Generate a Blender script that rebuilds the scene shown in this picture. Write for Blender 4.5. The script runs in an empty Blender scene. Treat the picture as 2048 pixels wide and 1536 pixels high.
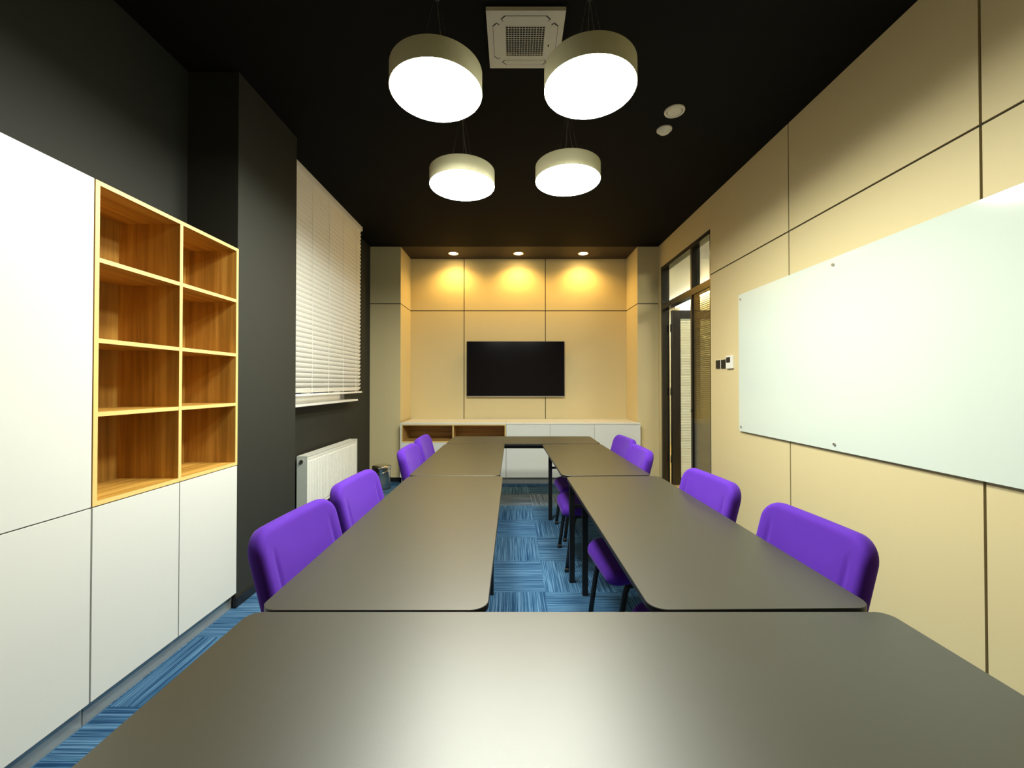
import bpy, bmesh, math, random
from math import radians, sin, cos, pi
from mathutils import Vector, Matrix

random.seed(7)
S = bpy.context.scene
C = S.collection

# ------------------------------------------------------------------ camera, world, exposure
EYE = 1.35
cd = bpy.data.cameras.new('camera')
cam = bpy.data.objects.new('camera', cd)
C.objects.link(cam)
cam.location = (0, 0, EYE)
cam.rotation_euler = (radians(90.6), 0, 0)
cd.sensor_width = 36
cd.lens = 36 * 825 / 2048
cd.shift_x = -3 / 2048
cd.shift_y = -8.6 / 2048
cd.clip_start = 0.02
S.camera = cam

S.view_settings.view_transform = 'Standard'
S.view_settings.look = 'None'
S.view_settings.gamma = 1
S.view_settings.use_curve_mapping = False
S.view_settings.exposure = 1.5

world = bpy.data.worlds.new('night')
S.world = world
world.use_nodes = True
world.node_tree.nodes['Background'].inputs[0].default_value = (0.05, 0.08, 0.16, 1)
world.node_tree.nodes['Background'].inputs[1].default_value = 0.25

LAMP_COLOR = (0.975, 1.0, 0.88)
LAMP_STRENGTH = 34
SPOT_POWER = 14
CORRIDOR_STRENGTH = 22

# ------------------------------------------------------------------ materials
def nodemat(name):
    m = bpy.data.materials.new(name)
    m.use_nodes = True
    nt = m.node_tree
    return m, nt, nt.nodes['Principled BSDF']

def N(nt, typ, **kw):
    n = nt.nodes.new(typ)
    for k, v in kw.items():
        setattr(n, k, v)
    return n

def plain(name, col, rough=0.5, metal=0.0, var=0.04, scale=40, bump=0.0, bscale=200, spec=0.5, coat=0.0):
    m, nt, b = nodemat(name)
    b.inputs['Roughness'].default_value = rough
    b.inputs['Metallic'].default_value = metal
    b.inputs['Specular IOR Level'].default_value = spec
    b.inputs['Coat Weight'].default_value = coat
    tc = N(nt, 'ShaderNodeTexCoord')
    no = N(nt, 'ShaderNodeTexNoise')
    no.inputs['Scale'].default_value = scale
    no.inputs['Detail'].default_value = 4
    nt.links.new(tc.outputs['Object'], no.inputs['Vector'])
    mx = N(nt, 'ShaderNodeMix', data_type='RGBA')
    mx.inputs[6].default_value = tuple(c * (1 - var) for c in col) + (1,)
    mx.inputs[7].default_value = tuple(min(1, c * (1 + var)) for c in col) + (1,)
    nt.links.new(no.outputs['Fac'], mx.inputs[0])
    nt.links.new(mx.outputs[2], b.inputs['Base Color'])
    if bump:
        n2 = N(nt, 'ShaderNodeTexNoise')
        n2.inputs['Scale'].default_value = bscale
        n2.inputs['Detail'].default_value = 3
        nt.links.new(tc.outputs['Object'], n2.inputs['Vector'])
        bp = N(nt, 'ShaderNodeBump')
        bp.inputs['Strength'].default_value = bump
        bp.inputs['Distance'].default_value = 0.002
        nt.links.new(n2.outputs['Fac'], bp.inputs['Height'])
        nt.links.new(bp.outputs[0], b.inputs['Normal'])
    return m

def wood(name, c1, c2, c3, grain='z', rough=0.45):
    m, nt, b = nodemat(name)
    tc = N(nt, 'ShaderNodeTexCoord')
    mp = N(nt, 'ShaderNodeMapping')
    sc = {'z': (14, 14, 0.55), 'x': (0.55, 14, 14), 'y': (14, 0.55, 14)}[grain]
    mp.inputs['Scale'].default_value = sc
    nt.links.new(tc.outputs['Object'], mp.inputs['Vector'])
    no = N(nt, 'ShaderNodeTexNoise')
    no.inputs['Scale'].default_value = 1.3
    no.inputs['Detail'].default_value = 6
    no.inputs['Roughness'].default_value = 0.6
    no.inputs['Distortion'].default_value = 0.6
    nt.links.new(mp.outputs[0], no.inputs['Vector'])
    cr = N(nt, 'ShaderNodeValToRGB')
    e = cr.color_ramp.elements
    e[0].position = 0.36
    e[0].color = c1 + (1,)
    e[1].position = 0.66
    e[1].color = c3 + (1,)
    k = e.new(0.5)
    k.color = c2 + (1,)
    nt.links.new(no.outputs['Fac'], cr.inputs['Fac'])
    nt.links.new(cr.outputs[0], b.inputs['Base Color'])
    b.inputs['Roughness'].default_value = rough
    return m

def emissive(name, col, strength):
    m, nt, b = nodemat(name)
    b.inputs['Base Color'].default_value = (0.9, 0.9, 0.85, 1)
    b.inputs['Emission Color'].default_value = col + (1,)
    b.inputs['Emission Strength'].default_value = strength
    return m

def thin_glass(name, tint, refl=0.08, rough=0.02, haze=0.0):
    m, nt, b = nodemat(name)
    nt.nodes.remove(b)
    out = [n for n in nt.nodes if n.type == 'OUTPUT_MATERIAL'][0]
    tr = N(nt, 'ShaderNodeBsdfTransparent')
    tr.inputs[0].default_value = tint + (1,)
    gl = N(nt, 'ShaderNodeBsdfGlossy')
    gl.inputs['Roughness'].default_value = rough
    fr = N(nt, 'ShaderNodeFresnel')
    ge = N(nt, 'ShaderNodeNewGeometry')
    mr = N(nt, 'ShaderNodeMapRange')          # index 1.5 going in, 1/1.5 coming out: a thin sheet, no inner total reflection
    mr.inputs['To Min'].default_value = 1.5
    mr.inputs['To Max'].default_value = 1 / 1.5
    nt.links.new(ge.outputs['Backfacing'], mr.inputs['Value'])
    nt.links.new(mr.outputs[0], fr.inputs['IOR'])
    mx = N(nt, 'ShaderNodeMixShader')
    nt.links.new(fr.outputs[0], mx.inputs[0])
    nt.links.new(tr.outputs[0], mx.inputs[1])
    nt.links.new(gl.outputs[0], mx.inputs[2])
    nt.links.new(mx.outputs[0], out.inputs[0])
    return m

def carpet_mat():
    m, nt, b = nodemat('blue_carpet_tile')
    L = nt.links
    T = 0.475
    tc = N(nt, 'ShaderNodeTexCoord')
    sep = N(nt, 'ShaderNodeSeparateXYZ')
    L.new(tc.outputs['Object'], sep.inputs[0])
    def math_(op, a, bb=None, c=None):
        n = N(nt, 'ShaderNodeMath', operation=op)
        for i, v in enumerate((a, bb, c)):
            if v is None:
                continue
            if isinstance(v, (int, float)):
                n.inputs[i].default_value = v
            else:
                L.new(v, n.inputs[i])
        return n.outputs[0]
    u = math_('DIVIDE', math_('SUBTRACT', sep.outputs[0], 0.205), T)
    v = math_('DIVIDE', math_('SUBTRACT', sep.outputs[1], 2.69), T)
    iu, iv = math_('FLOOR', u), math_('FLOOR', v)
    par = math_('ABSOLUTE', math_('MODULO', math_('ADD', iu, iv), 2.0))     # 0 / 1 checker
    # row 2.69-3.165 left of x=.205 : iu=-1, iv=0 -> par 1 -> stripes along x
    def stripes(ax_long, ax_cross):
        cmb = N(nt, 'ShaderNodeCombineXYZ')
        L.new(math_('MULTIPLY', ax_long, 2.0), cmb.inputs[0])
        L.new(math_('MULTIPLY', ax_cross, 165.0), cmb.inputs[1])
        L.new(math_('ADD', math_('MULTIPLY', iu, 7.3), math_('MULTIPLY', iv, 3.1)), cmb.inputs[2])
        no = N(nt, 'ShaderNodeTexNoise')
        no.inputs['Scale'].default_value = 1.0
        no.inputs['Detail'].default_value = 3
        no.inputs['Roughness'].default_value = 0.65
        L.new(cmb.outputs[0], no.inputs['Vector'])
        return no.outputs['Fac']
    sx = stripes(sep.outputs[0], sep.outputs[1])
    sy = stripes(sep.outputs[1], sep.outputs[0])
    mx = N(nt, 'ShaderNodeMix', data_type='FLOAT')
    L.new(par, mx.inputs[0])
    L.new(sy, mx.inputs[2])
    L.new(sx, mx.inputs[3])
    cr = N(nt, 'ShaderNodeValToRGB')
    e = cr.color_ramp.elements
    e[0].position = 0.40
    e[0].color = (0.010, 0.040, 0.105, 1)
    e[1].position = 0.61
    e[1].color = (0.095, 0.195, 0.33, 1)
    k = e.new(0.5)
    k.color = (0.035, 0.10, 0.19, 1)
    L.new(mx.outputs[0], cr.inputs['Fac'])
    # tile to tile tone
    wn = N(nt, 'ShaderNodeTexWhiteNoise', noise_dimensions='2D')
    c2 = N(nt, 'ShaderNodeCombineXYZ')
    L.new(iu, c2.inputs[0])
    L.new(iv, c2.inputs[1])
    L.new(c2.outputs[0], wn.inputs['Vector'])
    # one row of greyer tiles (iv == 4)
    grey = math_('MULTIPLY', math_('GREATER_THAN', iv, 3.5), math_('LESS_THAN', iv, 4.5))
    hs = N(nt, 'ShaderNodeHueSaturation')
    L.new(cr.outputs[0], hs.inputs['Color'])
    L.new(math_('SUBTRACT', 1.0, math_('MULTIPLY', grey, 0.35)), hs.inputs['Saturation'])
    L.new(math_('ADD', 0.88, math_('MULTIPLY', wn.outputs['Value'], 0.24)), hs.inputs['Value'])
    fib = N(nt, 'ShaderNodeTexNoise')
    fib.inputs['Scale'].default_value = 900
    L.new(tc.outputs['Object'], fib.inputs['Vector'])
    bp = N(nt, 'ShaderNodeBump')
    bp.inputs['Strength'].default_value = 0.5
    bp.inputs['Distance'].default_value = 0.002
    L.new(math_('ADD', mx.outputs[0], fib.outputs['Fac']), bp.inputs['Height'])
    L.new(bp.outputs[0], b.inputs['Normal'])
    L.new(hs.outputs[0], b.inputs['Base Color'])
    b.inputs['Roughness'].default_value = 0.95
    b.inputs['Specular IOR Level'].default_value = 0.1
    return m

def fabric_mat(name, col, dark):
    m, nt, b = nodemat(name)
    tc = N(nt, 'ShaderNodeTexCoord')
    no = N(nt, 'ShaderNodeTexNoise')
    no.inputs['Scale'].default_value = 9
    no.inputs['Detail'].default_value = 5
    nt.links.new(tc.outputs['Object'], no.inputs['Vector'])
    mx = N(nt, 'ShaderNodeMix', data_type='RGBA')
    mx.inputs[6].default_value = dark + (1,)
    mx.inputs[7].default_value = col + (1,)
    nt.links.new(no.outputs['Fac'], mx.inputs[0])
    nt.links.new(mx.outputs[2], b.inputs['Base Color'])
    w = N(nt, 'ShaderNodeTexNoise')
    w.inputs['Scale'].default_value = 700
    nt.links.new(tc.outputs['Object'], w.inputs['Vector'])
    bp = N(nt, 'ShaderNodeBump')
    bp.inputs['Strength'].default_value = 0.25
    bp.inputs['Distance'].default_value = 0.001
    nt.links.new(w.outputs['Fac'], bp.inputs['Height'])
    nt.links.new(bp.outputs[0], b.inputs['Normal'])
    b.inputs['Roughness'].default_value = 0.85
    b.inputs['Specular IOR Level'].default_value = 0.2
    b.inputs['Sheen Weight'].default_value = 0.2
    b.inputs['Sheen Roughness'].default_value = 0.4
    b.inputs['Sheen Tint'].default_value = (0.6, 0.4, 1.0, 1)
    return m

BEIGE = (0.665, 0.56, 0.315)
M = dict(
    beige=plain('beige_wall_board', BEIGE, 0.55, var=0.03, scale=300, bump=0.12, bscale=500, spec=0.3),
    groove=plain('dark_joint', (0.025, 0.018, 0.012), 0.8),
    beige_edge=plain('beige_lining', (0.62, 0.54, 0.32), 0.6),
    black_wall=plain('black_wall_paint', (0.024, 0.025, 0.020), 0.65, var=0.12, scale=250, bump=0.12, bscale=300, spec=0.35),
    ceiling=plain('black_ceiling_paint', (0.0062, 0.0058, 0.0052), 0.8, var=0.2, scale=120, spec=0.12),
    soffit=plain('brown_black_soffit', (0.03, 0.018, 0.011), 0.7),
    carpet=carpet_mat(),
    white=plain('white_laminate', (0.69, 0.695, 0.66), 0.35, var=0.012, scale=60, spec=0.4),
    white_body=plain('white_carcass', (0.74, 0.73, 0.66), 0.5),
    carcass=plain('brown_grey_carcass', (0.16, 0.13, 0.09), 0.6),
    kick=plain('aluminium_plinth', (0.50, 0.50, 0.46), 0.28, metal=0.6),
    wood=wood('oak_laminate_vertical', (0.33, 0.155, 0.022), (0.47, 0.235, 0.038), (0.64, 0.36, 0.075), 'z'),
    wood_h=wood('oak_laminate_lengthwise', (0.33, 0.155, 0.022), (0.50, 0.255, 0.042), (0.66, 0.37, 0.08), 'y'),
    wood_x=wood('oak_laminate_crosswise', (0.36, 0.19, 0.05), (0.5, 0.29, 0.09), (0.6, 0.37, 0.12), 'x'),
    wood_edge_lit=plain('lit_oak_edge_band', (0.80, 0.56, 0.20), 0.45, var=0.06, scale=30),  # edge band paler than the oak: light on room-facing edges painted in
    table=plain('taupe_black_tabletop', (0.028, 0.025, 0.011), 0.41, var=0.12, scale=220, bump=0.08, bscale=900, spec=1.0),
    table_edge=plain('black_table_edge', (0.02, 0.018, 0.015), 0.4),
    black_metal=plain('black_powder_coat', (0.010, 0.010, 0.010), 0.35, spec=0.5),
    frame=plain('black_door_frame', (0.014, 0.011, 0.009), 0.22, spec=0.6),
    purple=fabric_mat('purple_fabric', (0.090, 0.020, 0.36), (0.072, 0.014, 0.30)),
    lamp_side=plain('beige_lamp_shell', (0.58, 0.54, 0.34), 0.6),
    lamp_disc=emissive('opal_lamp_diffuser', LAMP_COLOR, LAMP_STRENGTH),
    bulb=emissive('warm_spot_bulb', (1.0, 0.72, 0.30), 30),
    ring=plain('satin_spot_ring', (0.6, 0.5, 0.35), 0.3, metal=0.6),
    wire=plain('steel_wire', (0.35, 0.33, 0.28), 0.4, metal=0.5),
    ac=plain('ivory_plastic', (0.72, 0.66, 0.53), 0.5),
    dark=plain('dark_inside', (0.012, 0.012, 0.012), 0.8),
    screen=plain('black_tv_screen', (0.003, 0.002, 0.005), 0.14, var=0.0, spec=0.22),
    tv_body=plain('black_tv_plastic', (0.015, 0.015, 0.015), 0.4),
    silver=plain('brushed_silver', (0.55, 0.53, 0.50), 0.3, metal=0.9),
    steel=plain('polished_steel', (0.62, 0.60, 0.55), 0.16, metal=1.0, var=0.03),
    glassboard=plain('mint_white_glass', (0.63, 0.70, 0.635), 0.12, var=0.004, scale=2, spec=0.35, coat=0.0),
    board_edge=plain('green_glass_edge', (0.35, 0.5, 0.4), 0.15),
    blind=plain('white_blind_slat', (0.93, 0.91, 0.85), 0.35, var=0.01),
    sill=plain('white_window_plastic', (0.82, 0.81, 0.76), 0.35),
    reveal=plain('grey_reveal_plaster', (0.22, 0.19, 0.17), 0.8),
    radiator=plain('white_radiator_enamel', (0.82, 0.82, 0.76), 0.3),
    rad_shaded=plain('shaded_radiator_enamel', (0.50, 0.53, 0.47), 0.45),  # white enamel, shade on the end panels put into the grey-green colour
    glass=thin_glass('clear_pane', (0.93, 0.95, 0.92)),
    door_glass=thin_glass('tinted_pane', (0.72, 0.68, 0.52)),
    cor_wall=plain('corridor_wall_paint', (0.75, 0.70, 0.52), 0.8),
    cor_ceil=plain('corridor_ceiling_paint', (0.8, 0.79, 0.74), 0.8),
    cor_floor=plain('corridor_yellow_floor', (0.62, 0.45, 0.14), 0.4),
    cor_fill=emissive('corridor_fill_glow', (1.0, 0.97, 0.88), CORRIDOR_STRENGTH),
    brown_blind=plain('tan_interior_blind', (0.42, 0.38, 0.25), 0.5),
    rubber=plain('black_rubber', (0.01, 0.01, 0.01), 0.7),
)

# ------------------------------------------------------------------ helpers
def mk():
    return bmesh.new()

def bx(bm, x0, x1, y0, y1, z0, z1):
    x0, x1 = min(x0, x1), max(x0, x1)
    y0, y1 = min(y0, y1), max(y0, y1)
    z0, z1 = min(z0, z1), max(z0, z1)
    v = [bm.verts.new((x, y, z)) for x in (x0, x1) for y in (y0, y1) for z in (z0, z1)]
    for f in ((0, 1, 3, 2), (4, 6, 7, 5), (0, 4, 5, 1), (2, 3, 7, 6), (0, 2, 6, 4), (1, 5, 7, 3)):
        bm.faces.new([v[i] for i in f])
    return bm

def boxes(*bs):
    bm = mk()
    for b in bs:
        bx(bm, *b)
    return bm

def tube(bm, pts, r, n=10, flat=None, cap=True):
    """round (or oval: flat=(direction, ratio)) tube along pts"""
    pts = [Vector(p) for p in pts]
    rings = []
    for i, p in enumerate(pts):
        if i == 0:
            t = pts[1] - p
        elif i == len(pts) - 1:
            t = p - pts[i - 1]
        else:
            t = (pts[i + 1] - p).normalized() + (p - pts[i - 1]).normalized()
        t.normalize()
        ref = Vector(flat[0]) if flat else (Vector((0, 0, 1)) if abs(t.z) < 0.9 else Vector((1, 0, 0)))
        a = (ref - t * ref.dot(t)).normalized()
        b = t.cross(a)
        k = flat[1] if flat else 1
        rings.append([bm.verts.new(p + a * (r * k * cos(2 * pi * j / n)) + b * (r * sin(2 * pi * j / n))) for j in range(n)])
    for i in range(len(rings) - 1):
        for j in range(n):
            bm.faces.new((rings[i][j], rings[i][(j + 1) % n], rings[i + 1][(j + 1) % n], rings[i + 1][j]))
    if cap:
        bm.faces.new(rings[0][::-1])
        bm.faces.new(rings[-1])
    return bm

def bend(pts, r, n=6):
    """round the corners of a polyline"""
    pts = [Vector(p) for p in pts]
    out = [pts[0]]
    for i in range(1, len(pts) - 1):
        a, b, c = pts[i - 1], pts[i], pts[i + 1]
        d1, d2 = (a - b), (c - b)
        rr = min(r, d1.length * 0.49, d2.length * 0.49)
        p1, p2 = b + d1.normalized() * rr, b + d2.normalized() * rr
        for k in range(n + 1):
            t = k / n
            out.append(p1 * (1 - t) ** 2 + b * 2 * t * (1 - t) + p2 * t * t)
    out.append(pts[-1])
    return out

def lathe(bm, prof, c=(0, 0, 0), n=48, cap0=True, cap1=True):
    rings = []
    for r, z in prof:
        rings.append([bm.verts.new((c[0] + r * cos(2 * pi * j / n), c[1] + r * sin(2 * pi * j / n), c[2] + z)) for j in range(n)])
    for i in range(len(rings) - 1):
        for j in range(n):
            bm.faces.new((rings[i][j], rings[i][(j + 1) % n], rings[i + 1][(j + 1) % n], rings[i + 1][j]))
    if cap0:
        bm.faces.new(rings[0][::-1])
    if cap1:
        bm.faces.new(rings[-1])
    return bm

def rrect(w, h, r, n=6, side=0):
    """outline of a rounded rectangle centred on the origin, counter-clockwise; side = extra points on each straight"""
    if side:
        o = rrect(w, h, r, n)
        out = []
        for i, p in enumerate(o):
            out.append(p)
            if (i + 1) % (n + 1) == 0:
                q = o[(i + 1) % len(o)]
                for k in range(1, side + 1):
                    t = k / (side + 1)
                    out.append((p[0] * (1 - t) + q[0] * t, p[1] * (1 - t) + q[1] * t))
        return out
    r = max(min(r, w / 2 - 1e-4, h / 2 - 1e-4), 1e-4)
    pts = []
    for cx, cy, a0 in ((w / 2 - r, h / 2 - r, 0), (-w / 2 + r, h / 2 - r, 90), (-w / 2 + r, -h / 2 + r, 180), (w / 2 - r, -h / 2 + r, 270)):
        for k in range(n + 1):
            a = radians(a0 + 90 * k / n)
            pts.append((cx + r * cos(a), cy + r * sin(a)))
    return pts

def slab(bm, w, h, t, r, e, f=None, n=8, ne=5, nin=7, crown=0.0):
    """cushion: rounded rectangle w x h, thickness t, corner radius r, edge roundness e.
    local u,v in plane, d = depth (-t/2..t/2); f maps (u,v,d) to a point."""
    f = f or (lambda u, v, d: (u, v, d))
    half = [(e * (1 - sin(pi / 2 * k / ne)), t / 2 - e * (1 - cos(pi / 2 * k / ne))) for k in range(ne + 1)]
    prof = []
    mn = min(w, h) / 2
    ins = [mn * (1 - q) * 0.97 + e * q for q in [i / nin for i in range(nin)]]
    for i in ins:
        prof.append((i, -t / 2 - crown * (i - e) / mn))
    prof += [(i, -d) for i, d in half]
    prof += [(i, d) for i, d in half[::-1][0 if half[-1][1] > 1e-5 else 1:]]
    for i in ins[::-1]:
        prof.append((i, t / 2 + crown * (i - e) / mn))
    rings = []
    for i, d in prof:
        o = rrect(w - 2 * i, h - 2 * i, max(r - i, 0.004), n, 10)
        rings.append([bm.verts.new(f(u, v, d)) for u, v in o])
    m = len(rings[0])
    for a in range(len(rings) - 1):
        for j in range(m):
            bm.faces.new((rings[a][j], rings[a][(j + 1) % m], rings[a + 1][(j + 1) % m], rings[a + 1][j]))
    bm.faces.new(rings[0][::-1])
    bm.faces.new(rings[-1])
    return bm

def plate(bm, w, h, z0, z1, r, n=8, ch=0.0):
    """flat rounded board"""
    prof = [(0, z0), (0, z1)] if not ch else [(ch, z0), (0, z0 + ch), (0, z1 - ch), (ch, z1)]
    rings = []
    for i, z in prof:
        rings.append([bm.verts.new((u, v, z)) for u, v in rrect(w - 2 * i, h - 2 * i, max(r - i, 0.001), n)])
    m = len(rings[0])
    for a in range(len(rings) - 1):
        for j in range(m):
            bm.faces.new((rings[a][j], rings[a][(j + 1) % m], rings[a + 1][(j + 1) % m], rings[a + 1][j]))
    bm.faces.new(rings[0][::-1])
    bm.faces.new(rings[-1])
    return bm

def root_loc(p):
    while p.parent:
        p = p.parent
    return p.location.copy()

def obj(name, bm, m, parent=None, smooth=False, bevel=0, label=None, local=False):
    if parent is not None and not local:
        bmesh.ops.translate(bm, verts=bm.verts, vec=-root_loc(parent))
    bmesh.ops.recalc_face_normals(bm, faces=bm.faces)
    me = bpy.data.meshes.new(name)
    bm.to_mesh(me)
    bm.free()
    for mm in (m if isinstance(m, (list, tuple)) else [m]):
        me.materials.append(mm)
    if smooth:
        for p in me.polygons:
            p.use_smooth = True
    o = bpy.data.objects.new(name, me)
    C.objects.link(o)
    if parent:
        o.parent = parent
    if bevel:
        b = o.modifiers.new('bevel', 'BEVEL')
        b.width = bevel
        b.segments = 2
        b.limit_method = 'ANGLE'
    if label:
        o['label'] = label
    return o

def smooth_by_angle(o, ang=40):
    me = o.data
    for p in me.polygons:
        p.use_smooth = True
    bm = bmesh.new()
    bm.from_mesh(me)
    for e in bm.edges:
        if len(e.link_faces) == 2 and e.calc_face_angle(0) > radians(ang):
            e.smooth = False
    bm.to_mesh(me)
    bm.free()
    return o

def thing(name, label, cat, loc=(0, 0, 0), rz=0, group=None):
    o = bpy.data.objects.new(name, None)
    C.objects.link(o)
    o.empty_display_size = 0.1
    o.location = loc
    o.rotation_euler = (0, 0, rz)
    o['label'] = label
    o['category'] = cat
    if group:
        o['group'] = group
    return o

def dup(rootob, loc, rz, label=None):
    r = rootob.copy()
    C.objects.link(r)
    r.location = loc
    r.rotation_euler = (0, 0, rz)
    if label:
        r['label'] = label
    for ch in list(rootob.children):
        c = ch.copy()
        C.objects.link(c)
        c.parent = r
        for g in ch.children:
            d = g.copy()
            C.objects.link(d)
            d.parent = c
    return r

def struct(name, bm, m, parent=None, label=None, **kw):
    o = obj(name, bm, m, parent, **kw)
    if parent is None:
        o['kind'] = 'structure'
        o['label'] = label or name.replace('_', ' ')
    return o

# ------------------------------------------------------------------ room
XR, XL = 2.01, -1.99
YB, YP = 6.27, 5.71          # back wall of the niche, front of the piers
CEIL = 3.26
YF = -1.4                    # wall behind the camera
GZ = 2.465                   # height of the horizontal joint
DY0, DY1, DTOP = 4.20, 5.62, 2.94
WT = 0.11

struct('floor', boxes((XL - 0.2, XR + WT, YF - 0.1, YB + 0.1, -0.06, 0)), M['carpet'], label='blue striped carpet tiles laid in a checkerboard')
struct('ceiling', boxes((XL - 0.25, XR + WT, YF - 0.1, YP, CEIL, CEIL + 0.1)), M['ceiling'], label='black painted ceiling')
struct('trim_1', boxes((XL - 0.25, XR + WT, YP, YB + 0.1, CEIL - 0.002, CEIL + 0.1)), M['soffit'], label='dark brown soffit over the niche')

# back wall with its board panels
wb = struct('wall_back', boxes((XL - 0.2, XR + WT, YB + 0.012, YB + 0.12, 0, CEIL)), M['groove'], label='beige panelled back wall')
g = 0.0058
xs = [-1.570, -0.752, 0.486, 1.72]
for i in range(3):
    for z0, z1 in ((0.0, GZ - g), (GZ + g, CEIL - 0.003)):
        obj('wall_panel', boxes((xs[i] + (g if i else 0), xs[i + 1] - (g if i < 2 else 0), YB, YB + 0.0118, z0, z1)), M['beige'], wb)

# piers either side of the niche
def pier(n, x0, x1):
    inner = x1 if n == 'left' else x0
    core = (x0 + (0.006 if n == 'right' else 0), x1 - (0.006 if n == 'left' else 0))
    p = struct('wall_pier_' + n, boxes((core[0], core[1], YP + 0.008, YB - 0.001, 0.0, CEIL)), M['groove'], label='beige panelled pier on the ' + n + ' of the niche')
    for z0, z1 in ((0.06, GZ - g), (GZ + g, CEIL - 0.003)):
        obj('wall_panel', boxes((x0, x1, YP, YP + 0.007, z0, z1)), M['beige'], p)
        sx = (x1 - 0.005, x1) if n == 'left' else (x0, x0 + 0.005)
        obj('wall_panel', boxes((sx[0], sx[1], YP + 0.0072, YB - 0.002, z0, z1)), M['beige'], p)
    return p
pier('left', XL + 0.001, -1.565)
pier('right', 1.72, XR - 0.001)

# left wall (black) with the window opening
WY0, WY1, WZ0, WZ1 = 3.34, 4.86, 1.17, 3.05
struct('wall_left', boxes(
    (XL - 0.22, XL, YF, WY0, 0, CEIL),
    (XL - 0.22, XL, WY1, YP + 0.3, 0, CEIL),
    (XL - 0.22, XL, WY0, WY1, 0, WZ0),
    (XL - 0.22, XL, WY0, WY1, WZ1, CEIL)), M['black_wall'], label='black painted wall with the window')
struct('wall_column_left', boxes((XL, -1.68, 2.505, 3.18, 0, CEIL - 0.001)), M['black_wall'], label='black painted column beside the shelves')
struct('baseboard_left', boxes((-1.68, -1.668, 2.505, 3.19, 0, 0.06), (XL, -1.668, 3.18, 3.192, 0, 0.06), (XL, XL + 0.012, 3.192, YP, 0, 0.06),
                               (-1.69, -1.668, 2.495, 2.505, 0, 0.06)), M['black_metal'], bevel=0.003, label='black baseboard along the left wall')
struct('baseboard_back', boxes((XL + 0.012, -1.57, YP + 0.0005, YP + 0.0075, 0, 0.058), (1.725, XR - 0.002, YP + 0.0005, YP + 0.0075, 0, 0.058)), M['black_metal'], label='black baseboard under the piers')

# right wall : dark core + beige boards
core = 0.012
wr = struct('wall_right', boxes(
    (XR + core, XR + WT, YF, DY0 - 0.001, 0, CEIL),
    (XR + core, XR + WT, DY0 - 0.001, DY1 + 0.001, DTOP + 0.001, CEIL),
    (XR + core, XR + WT, DY1 + 0.001, YB, 0, CEIL)), M['groove'], label='beige panelled right wall')
ys = [YF, -0.708, 0.528, 1.764, 3.0, DY0]
for i in range(5):
    for z0, z1 in ((0.06, GZ - g), (GZ + g, CEIL - 0.003)):
        obj('wall_panel', boxes((XR, XR + core - 0.0002, ys[i] + g, ys[i + 1] - (g if i < 4 else 0.001), z0, z1)), M['beige'], wr)
obj('wall_panel', boxes((XR, XR + core - 0.0002, DY0 + 0.003, YP + 0.2, DTOP, CEIL - 0.003)), M['beige'], wr)
obj('wall_panel', boxes((XR, XR + core - 0.0002, DY1, YP + 0.2, 0.0, DTOP - 0.001)), M['beige'], wr)
struct('baseboard_right', boxes((XR + 0.001, XR + core - 0.0004, YF, DY0, 0, 0.056)), M['black_metal'], label='black baseboard along the right wall')
wf = struct('wall_front', boxes((XL - 0.2, XR + WT, YF - 0.1, YF, 0, CEIL)), M['beige'], label='beige wall behind the camera')

# ------------------------------------------------------------------ window
win = struct('window_1', boxes(
    (-2.09, -2.035, WY0, WY1, WZ0, WZ0 + 0.07), (-2.09, -2.035, WY0, WY1, WZ1 - 0.07, WZ1),
    (-2.09, -2.035, WY0, WY0 + 0.07, WZ0 + 0.07, WZ1 - 0.07), (-2.09, -2.035, WY1 - 0.07, WY1, WZ0 + 0.07, WZ1 - 0.07),
    (-2.09, -2.035, 4.06, 4.14, WZ0 + 0.07, WZ1 - 0.07)), M['sill'], label='white framed window behind the blind')
obj('glass_pane', boxes((-2.07, -2.06, WY0 + 0.06, WY1 - 0.06, WZ0 + 0.06, WZ1 - 0.06)), M['glass'], win)
obj('window_sill', boxes((-2.034, -1.868, 3.30, 4.96, WZ0 - 0.022, WZ0 + 0.001)), M['sill'], win, bevel=0.004)
obj('window_reveal', boxes((-2.034, -1.992, WY1 - 0.012, WY1 - 0.0005, WZ0 + 0.002, WZ1 - 0.002), (-2.034, -1.992, WY0 + 0.0005, WY0 + 0.012, WZ0 + 0.002, WZ1 - 0.002)), M['reveal'], win)

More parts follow.
